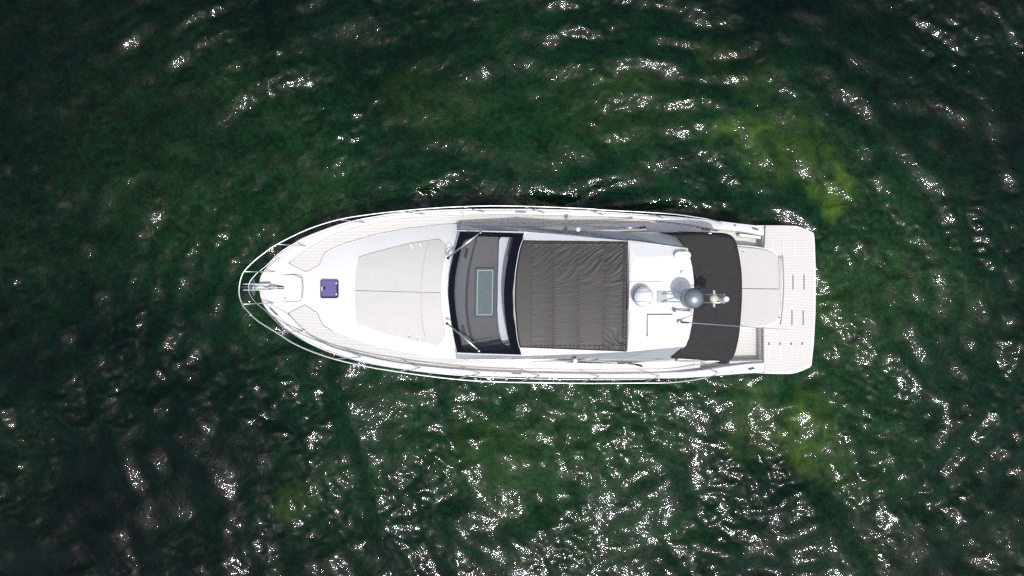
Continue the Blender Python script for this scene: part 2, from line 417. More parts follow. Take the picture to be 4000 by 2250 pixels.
# ---- deck floor
def clip_x(pts, xmax):
    out = [p for p in pts if p[0] < xmax]
    return out
xT, yT = zip(*eT); xB, yB = zip(*eB)
def etop(x): return float(np.interp(x, xT, yT))
def ebot(x): return float(np.interp(x, xB, yB))
dx = [1018, 1030, 1050] + list(range(1080, 2740, 40)) + [2740]
rows = []
for x in dx:
    yt = P(x, etop(x) + 1, zd(x)).y; yb = P(x, ebot(x) - 1, zd(x)).y; z = zd(x) - lip(x)
    xx = P(x, 0, zd(x)).x
    rows.append([Vector((xx, yt + (yb - yt) * k / 10, z)) for k in range(11)])
rows.insert(0, [Vector((P(1011, 0, 2.05).x, rows[0][5].y, 2.045))] * 11)
MB().loft(rows).build('deck', M['gel'], Y, smooth=True)

# ---- bulwarks (white cap with a small inner upstand)
in_top = smooth_line([(1020, 1110), (1035, 1075), (1080, 1045), (1126, 1027), (1204, 969.5), (1280, 927), (1355.5, 897), (1500, 865), (1593, 851), (1745, 841), (1950, 837.7), (2125, 840), (2300, 845), (2412, 848), (2564, 862), (2700, 878), (2764, 890), (2886, 903), (2938, 911), (2983, 920)], 3)
in_bot = smooth_line([(1020, 1124), (1032, 1160), (1070, 1195), (1123, 1224), (1185.5, 1290), (1264, 1341.5), (1340, 1369), (1426, 1391), (1517, 1411), (1654, 1430), (1805, 1444), (1950, 1451), (2095, 1457), (2300, 1460), (2504, 1459), (2702, 1450), (2819, 1434), (2921, 1421), (2983, 1417)], 3)
iT = resample(in_top, NR); iB = resample(in_bot, NR)
def bul(e, inn):
    xe, ye = zip(*e); rows = [[], [], [], [], []]
    for x, y in inn:
        z = zd(x)
        if x < 1135:      # near the stem pair by order instead of x
            k = min(range(len(e)), key=lambda j: (e[j][0] - x) ** 2 + (e[j][1] - y) ** 2); ex, ey = e[k]
        else: ex, ey = x, float(np.interp(x, xe, ye))
        o = P(ex, ey, z); i_ = P(x, y, z)
        d = 0.45 if x > 2735 else lip(x) + .01
        rows[0].append(Vector((o.x, o.y, z - 0.05))); rows[1].append(Vector((o.x, o.y, z - 0.018))); s_ = o.lerp(i_, .38); rows[2].append(Vector((s_.x, s_.y, z + 0.02))); rows[3].append(Vector((i_.x, i_.y, z + 0.012))); rows[4].append(Vector((i_.x, i_.y, z - d)))
    return MB().loft(rows)
bul(eT, iT).build('bulwark', M['gel'], Y, bevel=0.012)
bul(eB, iB).build('bulwark', M['gel'], Y, bevel=0.012)

# ---- side deck mats
pT_in = [(1194.6, 1063), (1247.7, 1035), (1258, 1008), (1269, 987), (1300, 969), (1355.5, 947), (1471, 914), (1593, 891), (1714, 877), (1805, 871)]
pB_in = [(1190, 1189.7), (1240, 1221.6), (1250, 1248), (1263, 1271.7), (1300, 1293), (1386, 1330), (1500, 1362), (1654, 1391), (1745, 1402), (1805, 1407)]
zmat = lambda x: zd(x) - lip(x) + 0.009
def inset(line, d, s): return [(x, y + d * s) for x, y in line]
outT = [p for p in iT if 1140 < p[0] < 2745]; outB = [p for p in iB if 1140 < p[0] < 2735]
mt = [(1127, 1028)] + [(x, y + 1.5) for x, y in outT] + [(2745, 905), (2560, 893), (2300, 884), (2050, 880)] + pT_in[::-1]
MB().prism(mt, zmat, 0.006).build('deck_mat', M['deckmat'], Y)
mb_ = [(1124, 1224)] + [(x, y - 1.5) for x, y in outB] + [(2735, 1420), (2560, 1412), (2300, 1412), (2050, 1411)] + pB_in[::-1]
MB().prism(mb_, zmat, 0.006).build('deck_mat', M['deckmat'], Y)
# thin grey caulk round the mats, plus a painted shadow line on the lower side
def caulk(line, n=8):
    return MB().tube([P(x, y, zmat(x) + .001) for x, y in line], 0.006, 5)
c1 = caulk([(1127, 1028)] + pT_in); c1.tube([P(x, y, zd(x) + .003) for x, y in [(1127, 1028)] + outT], 0.0055, 5)
c1.build('deck_seam', M['rubber'], Y)
c1 = caulk([(1124, 1224)] + pB_in[:5]); c1.tube([P(x, y, zmat(x) + .004) for x, y in [(1124, 1224)] + outB], 0.012, 5)  # thicker outer tube paints in the shadow of the lower bulwark
c1.build('deck_seam', M['rubber'], Y)

# ---- foredeck trunk
tx = [1196, 1215, 1250, 1270, 1300, 1356, 1420, 1500, 1600, 1700, 1750, 1780, 1815]
hx = [0.0, .015, .045, .07, .10, .145, .185, .235, .295, .355, .385, .385, .35]
axT, ayT = zip(*pT_in); axB, ayB = zip(*pB_in)
rows = []
for x, h_ in zip(tx, hx):
    z0 = zd(x) - lip(x) - .01
    a = P(x, float(np.interp(x, axT, ayT)), z0); b_ = P(x, float(np.interp(x, axB, ayB)), z0)
    r = []
    for k in range(33):
        t = -math.cos(math.pi * k / 32)
        s = 1 - abs(t) ** 2.8
        r.append(Vector((a.x, (a.y + b_.y) / 2 + (b_.y - a.y) / 2 * t, z0 + (h_ + .01) * s)))
    rows.append(r)
MB().loft(rows).build('foredeck_trunk', M['gel'], Y, smooth=True)
def ztr(x): return float(np.interp(x, tx, [zd(a) - lip(a) + b for a, b in zip(tx, hx)]))

# ---- foredeck sun pad: three cushions
padA = smooth_line([(1400, 1005), (1471.5, 984), (1540, 966), (1608, 950), (1673, 940)], 3) + [(1663, 980), (1652, 1030), (1646, 1085), (1644, 1138), (1385, 1131.5), (1386, 1110), (1389.5, 1068.5)]
padB = [(1386, 1135), (1644, 1142), (1644, 1190), (1648, 1250), (1656, 1300), (1664.5, 1337)] + smooth_line([(1662, 1339), (1593, 1324), (1502, 1301.7), (1394, 1262)], 3) + [(1387, 1195)]
padC = [(1676, 939)] + smooth_line([(1676, 939), (1708, 935.5), (1719, 937), (1732, 950), (1745, 968), (1736, 1011), (1725, 1068.5), (1720.5, 1140.5)], 3) + [(1647, 1139), (1649, 1085), (1655, 1030), (1666, 980)]
padD = [(1647, 1142.5)] + smooth_line([(1720.5, 1144), (1722, 1180), (1726.5, 1226), (1738, 1292), (1738, 1311), (1726, 1330), (1713, 1347), (1699, 1346.6), (1667.5, 1339)], 3) + [(1659, 1300), (1651, 1250), (1647, 1190)]
def trunk_z(x, y, dz=0):
    z0 = zd(x) - lip(x) - .01
    ya = float(np.interp(x, axT, ayT)); yb = float(np.interp(x, axB, ayB))
    t = (y - (ya + yb) / 2) / ((yb - ya) / 2)
    return z0 + (float(np.interp(x, tx, hx)) + .01) * (1 - min(1, abs(t)) ** 2.8) + dz
def cushion(poly, dz, th):
    """cushion that follows the crowned trunk: cut into strips along y"""
    cuts = list(range(900, 1400, 22)); out = []; n = len(poly)
    for i in range(n):
        a, b = poly[i], poly[(i + 1) % n]; out.append(a); c = []
        for k in cuts:
            if (a[1] - k) * (b[1] - k) < 0:
                t = (k - a[1]) / (b[1] - a[1]); c.append((t, (a[0] + (b[0] - a[0]) * t, float(k))))
        out += [p for _, p in sorted(c)]
    m = MB()
    Pz = lambda p, d=0: P(p[0], p[1], trunk_z(p[0], p[1], dz - d))
    for y0, y1 in zip([0] + cuts, cuts + [3000]):
        q = [p for p in out if y0 - 1e-6 <= p[1] <= y1 + 1e-6]
        if len(q) >= 3 and max(p[1] for p in q) - min(p[1] for p in q) > 1e-3:
            tr = tessellate_polygon([[Vector((p[0], p[1], 0)) for p in q]])
            m.add([Pz(p) for p in q], [tuple(t) for t in tr])
    for i in range(len(out)):
        a, b = out[i], out[(i + 1) % len(out)]
        m.add([Pz(a), Pz(b), Pz(b) - Vector((0, 0, th)), Pz(a) - Vector((0, 0, th))], [(0, 1, 2, 3)])
    return m
zpad = lambda x, y: trunk_z(x, y, .05)
for q in (padA, padB, padC, padD):
    cushion(q, .05, .08).build('sun_pad_cushion', M['pad'], Y, bevel=0.015, seg=3, ang=50)
for px, py in ((1608, 963), (1641.5, 957), (1600.5, 1313), (1634, 1320.5)):
    c = P(px, py, zpad(px, py))
    o = MB().lathe(c, [(.047, -.01), (.047, .008), (.042, .012), (.036, .008), (.03, -.004), (.012, -.006)], 20).build('cup_holder', M['steel'], Y, smooth=True)

# ---- bow: anchor locker, hatch, roller, cleats
zb = zd(1110) - lip(1110)
lk = [(1056, 1083), (1075, 1076), (1149, 1074), (1178, 1088), (1177, 1164), (1143, 1178), (1062, 1168), (1053, 1130)]
MB().prism(lk, zb + .016, 0.03).build('anchor_locker_lid', M['gel'], Y, bevel=0.006)
MB().tube([P(x, y, zb + .004) for x, y in smooth_line([(1053, 1084), (1075, 1074), (1149, 1072), (1180, 1087), (1179, 1165), (1144, 1180), (1060, 1169)], 3)], 0.005, 5).build('locker_seam', M['rubber'], Y)
MB().lathe(P(1113.5, 1164.5, zb + .016), [(.022, 0), (.022, .008), (.012, .01)], 14).build('locker_latch', M['dull'], Y, smooth=True)
zh = ztr(1286) + .012
MB().prism(rrect(1248, 1089, 1325, 1168, 12), zh + .012, 0.08).build('hatch_surround', M['gel'], Y, bevel=0.01)
h0 = MB().prism(rrect(1250.7, 1091.5, 1322, 1165.4, 9), zh + .035, 0.05).build('deck_hatch', M['purpled'], Y, bevel=0.006)
MB().prism(rrect(1255, 1094.5, 1318, 1157.5, 6), zh + .040, 0.01).build('hatch_pane', M['purple'], h0)
mbh = MB()
mbh.prism(rrect(1254.5, 1120, 1260, 1135, 1), zh + .055, 0.015)
mbh.build('hatch_latch', M['cream'], h0); MB().prism(rrect(1260, 1120, 1271, 1131, 1), zh + .048, 0.008).build('latch_plate', M['black'], h0)
for yy in (1106, 1149):
    MB().lathe(P(1313, yy, zh + .038), [(.024, 0), (.024, .012), (.014, .018)], 14).build('hatch_hinge', M['steel'], h0, smooth=True)
MB().prism(rrect(1314, 1112, 1319, 1142, 1), zh + .046, 0.006).build('hatch_strut', M['purpled'], h0)

zr = 2.12
ro = MB()
for y0, y1 in ((1107, 1112), (1130, 1135)):
    ro.prism([(952, y0), (1049, y0), (1049, y1), (947, y1)], zr + .06, 0.10)
ro.prism([(985, 1112), (1049, 1112), (1049, 1130), (985, 1130)], zr + .0, 0.03)
roller = ro.build('bow_roller', M['steel'], Y, bevel=0.006)
MB().tube([P(955, 1108, zr + .02), P(955, 1134, zr + .02)], 0.03, 10).build('roller_wheel', M['black'], roller, smooth=True)
an = MB(); an.tube([P(944, 1121, zr + .03), P(1000, 1121, zr + .06), P(1052, 1121.5, zr + .05)], 0.02, 8)
an.tube([P(990, 1113, zr + .03), P(990, 1130, zr + .03)], 0.035, 8)
anchor = an.build('anchor', M['steel'], Y, smooth=True)
fl = MB()
for s in (-1, 1):
    a = P(975, 1121, 1.75); fl.add([P(972, 1121, 1.85), P(1002, 1121 + s * 8, 1.85), P(994, 1121 + s * 36, 1.70), P(985, 1121 + s * 24, 1.72)], [(0, 1, 2, 3)])
fl.build('anchor_fluke', M['dull'], anchor, solid=0.02)
wl_ = MB(); wl_.prism([(1049, 1111), (1060, 1112), (1082, 1116), (1082, 1128), (1060, 1132), (1049, 1133)], zb + .09, 0.10)
wl_.build('chain_stopper', M['dull'], Y, bevel=0.008)
MB().prism([(1080, 1114.5), (1107, 1118), (1107, 1129.5), (1080, 1128)], zb + .045, 0.05).build('chain_guide', M['black'], Y, bevel=0.004)
ch = MB()
for k in range(26):
    x = 1052 + k * 2.15; c = P(x, 1121.5 + .08 * k, zb + .105 - max(0, k - 13) * .003)
    ch.box(c, 0.02, 0.012 if k % 2 else 0.028, 0.03 if k % 2 else 0.012, rz=-.05)
ch.build('anchor_chain', M['steel'], Y, bevel=0.003)

def cleat(x0, y0, x1, y1, z, mt_='dull', r=0.014, h_=0.06):
    a = P(x0, y0, z + h_); b_ = P(x1, y1, z + h_); m = MB()
    m.tube([a, b_], r, 8)
    for t in (.3, .7):
        q = a.lerp(b_, t); m.tube([q - Vector((0, 0, h_ + .01)), q], r * .9, 8)
    d = (b_ - a).normalized(); c = a.lerp(b_, .5) - Vector((0, 0, h_))
    m.box(c, (b_ - a).length * .75, 0.05, 0.012, rz=math.atan2(d.y, d.x))
    m.build('cleat', M[mt_], Y, smooth=False)
cleat(1056, 1042, 1088, 1011.5, zd(1070)); cleat(1053, 1203, 1082, 1232, zd(1070))
cleat(2013, 828, 2055, 829, zd(2030) + .005); cleat(1999, 1460, 2037, 1460.5, zd(2015) + .005, h_=.05)
cleat(2940, 891, 2962, 897.5, zd(2950) + .005, 'black', 0.016); cleat(2925, 1444, 2948, 1438.5, zd(2935) + .005, 'rubber', .016)
for px, py, r, mt_ in ((1805.5, 832, .047, 'steel'), (1935, 1457.5, .042, 'steel'), (2870, 882, .036, 'dull'), (2857, 1450, .034, 'dull')):
    c = P(px, py, zd(px) + .004)
    o = MB().lathe(c, [(r, 0), (r, .008), (r * .85, .014)], 20).build('filler_cap', M['gel' if r > .04 else 'dull'], Y, smooth=True)
    MB().lathe(c + Vector((0, 0, .012)), [(r * .55, 0), (r * .55, .008), (r * .2, .012)], 16).build('cap_lid', M[mt_], o, smooth=True)
MB().lathe(P(2228, 856, zd(2228) - .075), [(.055, 0), (.055, .008), (.03, .012)], 20).build('deck_vent', M['lite'], Y, smooth=True)

# ---- rails
def zrail(x): return zd(x) + rp(x, [930, 1300, 2600, 2830], [0.62, 0.66, 0.66, 0.55])
railT = [(934, 1124), (942.5, 1082), (958, 1054.6), (991, 1021), (1035, 986), (1082, 954), (1204, 895), (1325, 857), (1441, 838), (1562.6, 824), (1684, 813.4), (1805.5, 807), (1950, 804), (2125, 808), (2300, 815.5), (2352, 820), (2504, 828), (2625, 836), (2716, 848), (2770, 857)]
railB = [(934, 1124), (936, 1161), (950, 1195), (967, 1215.5), (1006, 1253.5), (1079, 1299), (1149, 1343), (1234, 1379.5), (1325, 1408), (1441, 1434), (1532, 1449), (1654, 1467), (1805.5, 1484), (1950, 1492), (2064, 1494.5), (2300, 1497.5), (2504, 1496), (2610, 1495), (2686, 1488), (2762, 1475)]
full = railT[::-1] + railB[1:]
full = smooth_line(full, 4)
pts = [P(x, y, zrail(x)) for x, y in full]
eT_, eB_ = P(2821, 874.5, zd(2821)), P(2804, 1454, zd(2804))
pts = [eT_, eT_.lerp(pts[0], .5) + Vector((0.02, 0, .10))] + pts + [eB_.lerp(pts[-1], .5) + Vector((.02, 0, .10)), eB_]
rail = MB().tube(pts, 0.0165, 8).build('guard_rail', M['steel'], Y, smooth=True)
st = [((1073, 1062), (958, 1061)), ((1194.6, 960.5), (1082, 954)), ((1428, 870), (1325, 857)), ((1661, 838), (1562.6, 824.5)), ((1893.6, 828.6), (1808.5, 807.5)), ((2126.7, 831.6), (2052, 808)), ((2358, 840), (2294, 816)), ((2592, 853), (2537, 830)),
      ((1068.5, 1183.6), (951.6, 1188)), ((1185.5, 1292), (1079, 1299.6)), ((1413, 1394), (1310, 1403)), ((1644.6, 1436), (1552, 1452.5)), ((1877, 1456.5), (1787, 1482)), ((2110, 1466), (2028, 1493)), ((2342.7, 1469), (2268, 1496.5)), ((2576.6, 1467), (2517, 1495.5))]
mids = {}
for (fx, fy), (tx_, ty) in st:
    a = P(fx, fy, zd(fx) - (0 if fx > 1130 else lip(fx))); b_ = P(tx_, ty, zrail(tx_))
    m = MB(); m.tube([a, b_], 0.0125, 8); m.lathe(a, [(.028, -.01), (.028, .012), (.018, .02)], 12)
    m.build('stanchion', M['steel'], rail, smooth=True); mids[(fx, fy)] = a.lerp(b_, .52)
mt1 = [mids[s[0]] for s in st[:8]][::-1]; mb1 = [mids[s[0]] for s in st[8:]]
bow = [P(1003, 1068, 2.33), P(978, 1098, 2.33), P(971, 1121, 2.33), P(977, 1152, 2.33), P(1004, 1187, 2.33)]
midl = smooth_line([tuple(p) for p in mt1[:-1]] + [tuple(P(1040, 1038, 2.33))] + [tuple(b) for b in bow] + [tuple(P(1040, 1216, 2.33))] + [tuple(p) for p in mb1[1:]], 5)
MB().tube(midl, 0.009, 6).build('mid_rail', M['steel'], rail, smooth=True)

# ---- cabin sides: rows from deck to roof edge
sx = [1785, 1800, 1912, 2050, 2200, 2300, 2450, 2600, 2640]
r0 = [(x, rp(x, [1785, 1912, 2125, 2300, 2394, 2519, 2640], [878, 871.7, 874, 880, 886, 893, 905])) for x in sx]
r1_ = [(x, rp(x, [1785, 1912, 2046, 2186, 2300, 2450, 2640], [880, 880.5, 883, 885, 886, 891, 910])) for x in sx]
r2_ = [(x, rp(x, [1783, 1797, 1912, 2046, 2186, 2300, 2595, 2637], [897, 879.6, 883, 891, 899, 903, 912, 923])) for x in sx]
r3_ = [(x, rp(x, [1783, 2054, 2300, 2455, 2687], [898, 904.5, 924, 940, 968])) for x in sx]
zz2 = lambda x: rp(x, [1785, 1912, 2050, 2300, 2640], [2.22, 2.44, 2.64, 2.72, 2.75])
zz3 = lambda x: rp(x, [1785, 2050, 2300, 2640], [2.34, 3.06, 3.08, 3.08])
zz1 = lambda x: rp(x, [1785, 1912, 2300, 2640], [2.10, 2.16, 2.14, 2.0])
zz0 = lambda x: zd(x) - lip(x) - .02
r3_[-1] = (2686, 972.5)
top_rows = [[P(x, y, zf(x)) for x, y in r] for r, zf in ((r0, zz0), (r1_, zz1), (r2_, zz2), (r3_, zz3))]
def mirror(v):
    return Vector((v.x, -0.26 - 0.044 * v.x - v.y, v.z))
bot_rows = [[mirror(v) for v in r] for r in top_rows]
# measured lower-side edges of the roof bevel
b2y = lambda x: rp(x, [1770, 1785, 2034, 2300, 2640], [1384, 1402, 1404, 1400.5, 1399.5])
b3y = lambda x: rp(x, [1770, 2040, 2300, 2449, 2678], [1382, 1390.5, 1381.5, 1374.5, 1352])
bot_rows[2] = [P(x - 4, b2y(x), zz2(x)) for x in sx]; bot_rows[3] = [P(x - 4, b3y(x), zz3(x)) for x in sx]; bot_rows[3][-1] = P(2678, 1352, 3.08); bot_rows[2][-1] = P(2628, 1399.5, 2.75)
for rr in (top_rows, bot_rows):
    MB().loft(rr[:2]).build('cabin_side', M['gel'], Y)
    MB().loft([rr[1], rr[2]]).build('side_window', M['sideglass'], Y)
    MB().loft([rr[2], rr[3]]).build('roof_bevel', M['silver'], Y, solid=0.02)
# bulkhead closing the saloon to the cockpit
a, b_, c, d = top_rows[0][-1], top_rows[3][-1], bot_rows[3][-1], bot_rows[0][-1]
MB().add([a, b_, c, d], [(0, 1, 2, 3)]).build('aft_bulkhead', M['sideglass'], Y, solid=0.02)

# ---- windscreen
fr = smooth_line([(1797, 903), (1773, 986.5), (1755, 1068), (1750, 1129), (1750, 1156), (1758, 1232), (1770, 1305), (1785, 1376)], 4)
re = smooth_line([(2048, 911), (2034, 959), (2013, 1047), (2004.6, 1129), (2004, 1160), (2007, 1232), (2019, 1311), (2035.5, 1384)], 4)
fr = resample(fr, 29); re = resample(re, 29)
ZF, ZR = 2.37, 3.10
def gpt(v, u, dz=0):       # v 0..28 across, u 0..1 front to back
    a = fr[v]; b2 = re[v]; c_ = 1 - ((v - 14) / 14) ** 2
    z = ZF + (ZR - ZF) * u + 0.05 * math.sin(math.pi * u) * c_ + dz
    return P(a[0] + (b2[0] - a[0]) * u, a[1] + (b2[1] - a[1]) * u, z)
US = [i / 14 for i in range(15)]
wind = MB().loft([[gpt(v, u) for v in range(29)] for u in US]).build('windscreen', M['glass'], Y, smooth=True)
bd = MB()
bd.loft([[gpt(v, u, .006) for v in range(29)] for u in (0, .05, .10)])
bd.loft([[gpt(v, u, .006) for v in range(29)] for u in (.86, .93, 1.0)])
def gmix(vf, u, dz): 
    v = int(vf); t = vf - v; return gpt(v, u, dz).lerp(gpt(min(v + 1, 28), u, dz), t)
bd.loft([[gmix(vf, u, .006) for u in US[1:13]] for vf in (0, 1.1)])
bd.loft([[gmix(vf, u, .006) for u in US[1:13]] for vf in (27.1, 28)])
bd.add([gpt(0, .1, .006), gpt(0, .42, .006), gmix(1.6, .2, .006), gmix(2.2, .1, .006)], [(0, 1, 2, 3)])
bd.build('windscreen_border', M['frit'], wind, smooth=True)
# white frame round the windscreen
fm = MB()
fm.prism([(1776, 899), (1797, 902.5), (2048, 910.5), (2029, 960), (2041, 936), (2056, 904.5)], lambda x: rp(x, [1776, 2050], [ZF + .01, ZR + .02]), .05)
fm.build('windscreen_frame', M['gel'], Y); fm = MB()
fm.prism([(1784, 1383), (1785, 1377.5), (2036, 1386), (2021, 1320), (2031, 1358), (2042, 1391)], lambda x: rp(x, [1776, 2050], [ZF + .01, ZR + .02]), .05)
fm.build('windscreen_frame', M['gel'], Y)
# cowl between trunk and glass
cw = [[gpt(v, 0, .0) for v in range(29)], [gpt(v, 0, -.6) + Vector((-.02, 0, 0)) for v in range(29)]]
MB().loft(cw).build('windscreen_cowl', M['gel'], Y, smooth=True)

# ---- what shows through the windscreen
ZI = 2.30
def ipt(x, y): return (x, y)
dash = [(1815, 905), (1776, 1000), (1760, 1120), (1762, 1200), (1775, 1290), (1802, 1382), (2010, 1386), (2010, 905)]
dsh = MB().prism(dash, ZI - .03, 0.05).build('dashboard', M['dash'], Y)
MB().prism([(1838, 917), (1808, 986), (1788, 1050), (1778, 1129), (1779, 1205), (1787, 1290), (1812, 1332), (1846, 1340), (1834, 1290), (1823, 1205), (1820, 1129), (1827, 1050), (1842, 986), (1861, 917)], ZI, 0.03).build('dashboard_front', M['dashg'], dsh)
MB().prism([(1861, 917), (1842, 986), (1827, 1050), (1818, 1129), (1817, 1205), (1824, 1270), (1840, 1332), (1849, 1336), (1834, 1270), (1826, 1205), (1827, 1129), (1835, 1050), (1850, 986), (1867, 920)], ZI + .006, 0.02).build('dashboard_groove', M['dashd'], dsh)
for cx, cy in ((1821, 989), (1811, 1290)):
    k = 1 if cy < 1100 else -1
    v = [(cx - 5 * k - 3, cy - 18 * 1), (cx + 5 * k - 3, cy - 18)]
    pl = [(cx + 4 * k - 6, cy - 20), (cx + 4 * k + 6, cy - 20), (cx - 4 * k + 6, cy + 20), (cx - 4 * k - 6, cy + 20)]
    o = MB().prism(pl, ZI + .012, 0.02).build('dash_vent', M['dashd'], dsh, bevel=0.012)
    pl = [(cx + 3 * k - 3, cy - 15), (cx + 3 * k + 3, cy - 15), (cx - 3 * k + 3, cy + 15), (cx - 3 * k - 3, cy + 15)]
    MB().prism(pl, ZI + .02, 0.015).build('dash_vent_grille', M['black'], dsh)
MB().prism(rrect(1856, 1046, 1933, 1239, 6, skew=-.018), ZI + .01, 0.02).build('dash_mat', M['tealframe'], dsh)
MB().prism(rrect(1864, 1054, 1927, 1231.5, 4, skew=-.018), ZI + .018, 0.02).build('mat_piping', M['pipe'], dsh)
MB().prism(rrect(1867.5, 1058.5, 1923.5, 1228, 3, skew=-.018), ZI + .024, 0.02).build('mat_panel', M['teal'], dsh)
seat = [(1949, 938), (1956, 925), (1967, 916), (2006, 918), (1995, 940), (1985, 986), (1987, 1030), (1984, 1080), (1982, 1129), (1984, 1180), (1990, 1240), (1999, 1290), (2011, 1344), (2004, 1362), (1985, 1352), (1964, 1341), (1955, 1320), (1949, 1293), (1944, 1250), (1942, 1205), (1943, 1180), (1944, 1080)]
sp_ = MB().prism(seat, ZI + .12, 0.14).build('helm_seat', M['seat'], Y, bevel=0.02)
MB().prism([(1984, 1040), (1993, 1040), (1988, 1129), (1990, 1200), (2001, 1290), (2012, 1340), (2009, 1352), (1999, 1290), (1988, 1230), (1982, 1160)], ZI + .13, 0.02).build('seat_shade_strip', M['seatshade'], sp_)  # shade along the seat's aft edge, painted as a strip
MB().prism([(1964, 1341), (1985, 1336), (2000, 1305), (2011, 1345), (2005, 1362)], ZI + .13, 0.02).build('seat_end_shade', M['seatshade'], sp_)
MB().prism([(2005, 919), (1992, 945), (1986, 980), (1988, 1020), (1997, 1048), (2012, 1000), (2020, 950)], ZI + .14, 0.03).build('steering_wheel', M['dash'], Y)
MB().prism([(1830, 1362), (1962, 1340), (1985, 1352), (2004, 1362), (2002, 1376), (1832, 1374)], ZI + .006, 0.03).build('dash_side_panel', M['tealframe'], dsh)

# ---- wipers
def wiper(base, tip, b0, b1, elbow, zbase):
    m = MB(); zt = ZF + (ZR - ZF) * .35
    a = P(*base, zbase); t = P(*tip, zt + .10)
    off = Vector((0, 0.028, 0.0))
    m.tube([a, t], 0.011, 6); m.tube([a + off, t + off * .5], 0.009, 6)
    w = m.build('wiper_arm', M['steel'], Y, smooth=True)
    MB().tube([P(*b0, ZF + .34), P(*b1, ZF + .62)], 0.009, 6).build('wiper_blade', M['black'], w)
    MB().lathe(a - Vector((0, 0, .05)), [(.035, 0), (.035, .05), (.02, .07)], 12).build('wiper_motor_cap', M['black'], w, smooth=True)
    MB().lathe(t - Vector((0, 0, .03)), [(.03, 0), (.03, .04), (.015, .05)], 12).build('wiper_joint', M['steel'], w, smooth=True)
    hs = MB().tube([P(x, y, zbase - .05) for x, y in elbow], 0.005, 5).build('washer_hose', M['rubber'], w)
wiper((1750, 1008), (1877, 909), (1825, 910), (1940, 919), smooth_line([(1740, 1000), (1742, 980), (1752, 967), (1764, 969), (1768, 978), (1762, 982)], 4), ZF + .05)
wiper((1746, 1264), (1871, 1371), (1817, 1366), (1934, 1366), smooth_line([(1750, 1300), (1756, 1300), (1760, 1292)], 4), ZF + .05)

# ---- roof
rimT = [(2044, 936), (2054, 905), (2300, 924.5), (2455, 940.5)]
roof = [(2054, 905), (2178, 914), (2300, 924.5), (2455, 940.5), (2687, 972), (2704, 1038), (2712, 1100), (2713, 1160), (2710, 1207), (2704, 1262), (2692, 1320), (2678, 1353), (2449, 1375), (2300, 1382), (2040, 1391), (2021, 1320), (2006, 1232), (2003, 1140), (2012, 1047), (2033, 962)]
MB().prism(roof, 3.10, 0.06).build('hardtop', M['gel'], Y, bevel=0.01)
# side rims of the sunroof opening, falling outboard
MB().add([P(2044, 937, 3.16), P(2054, 905.5, 3.095), P(2178, 914.5, 3.095), P(2300, 925, 3.095), P(2455, 940.5, 3.105), P(2453, 941, 3.16)], [(0, 1, 2, 3, 4, 5)]).build('sunroof_rim', M['lite'], Y, solid=0.02)  # upper rim's shade put into its colour: grey, the lower rim is white
MB().add([P(2030, 1358, 3.16), P(2041, 1390, 3.105), P(2300, 1381, 3.105), P(2449, 1374.8, 3.11), P(2448, 1374, 3.16)], [(0, 1, 2, 3, 4)]).build('sunroof_rim', M['gel'], Y, solid=0.02)

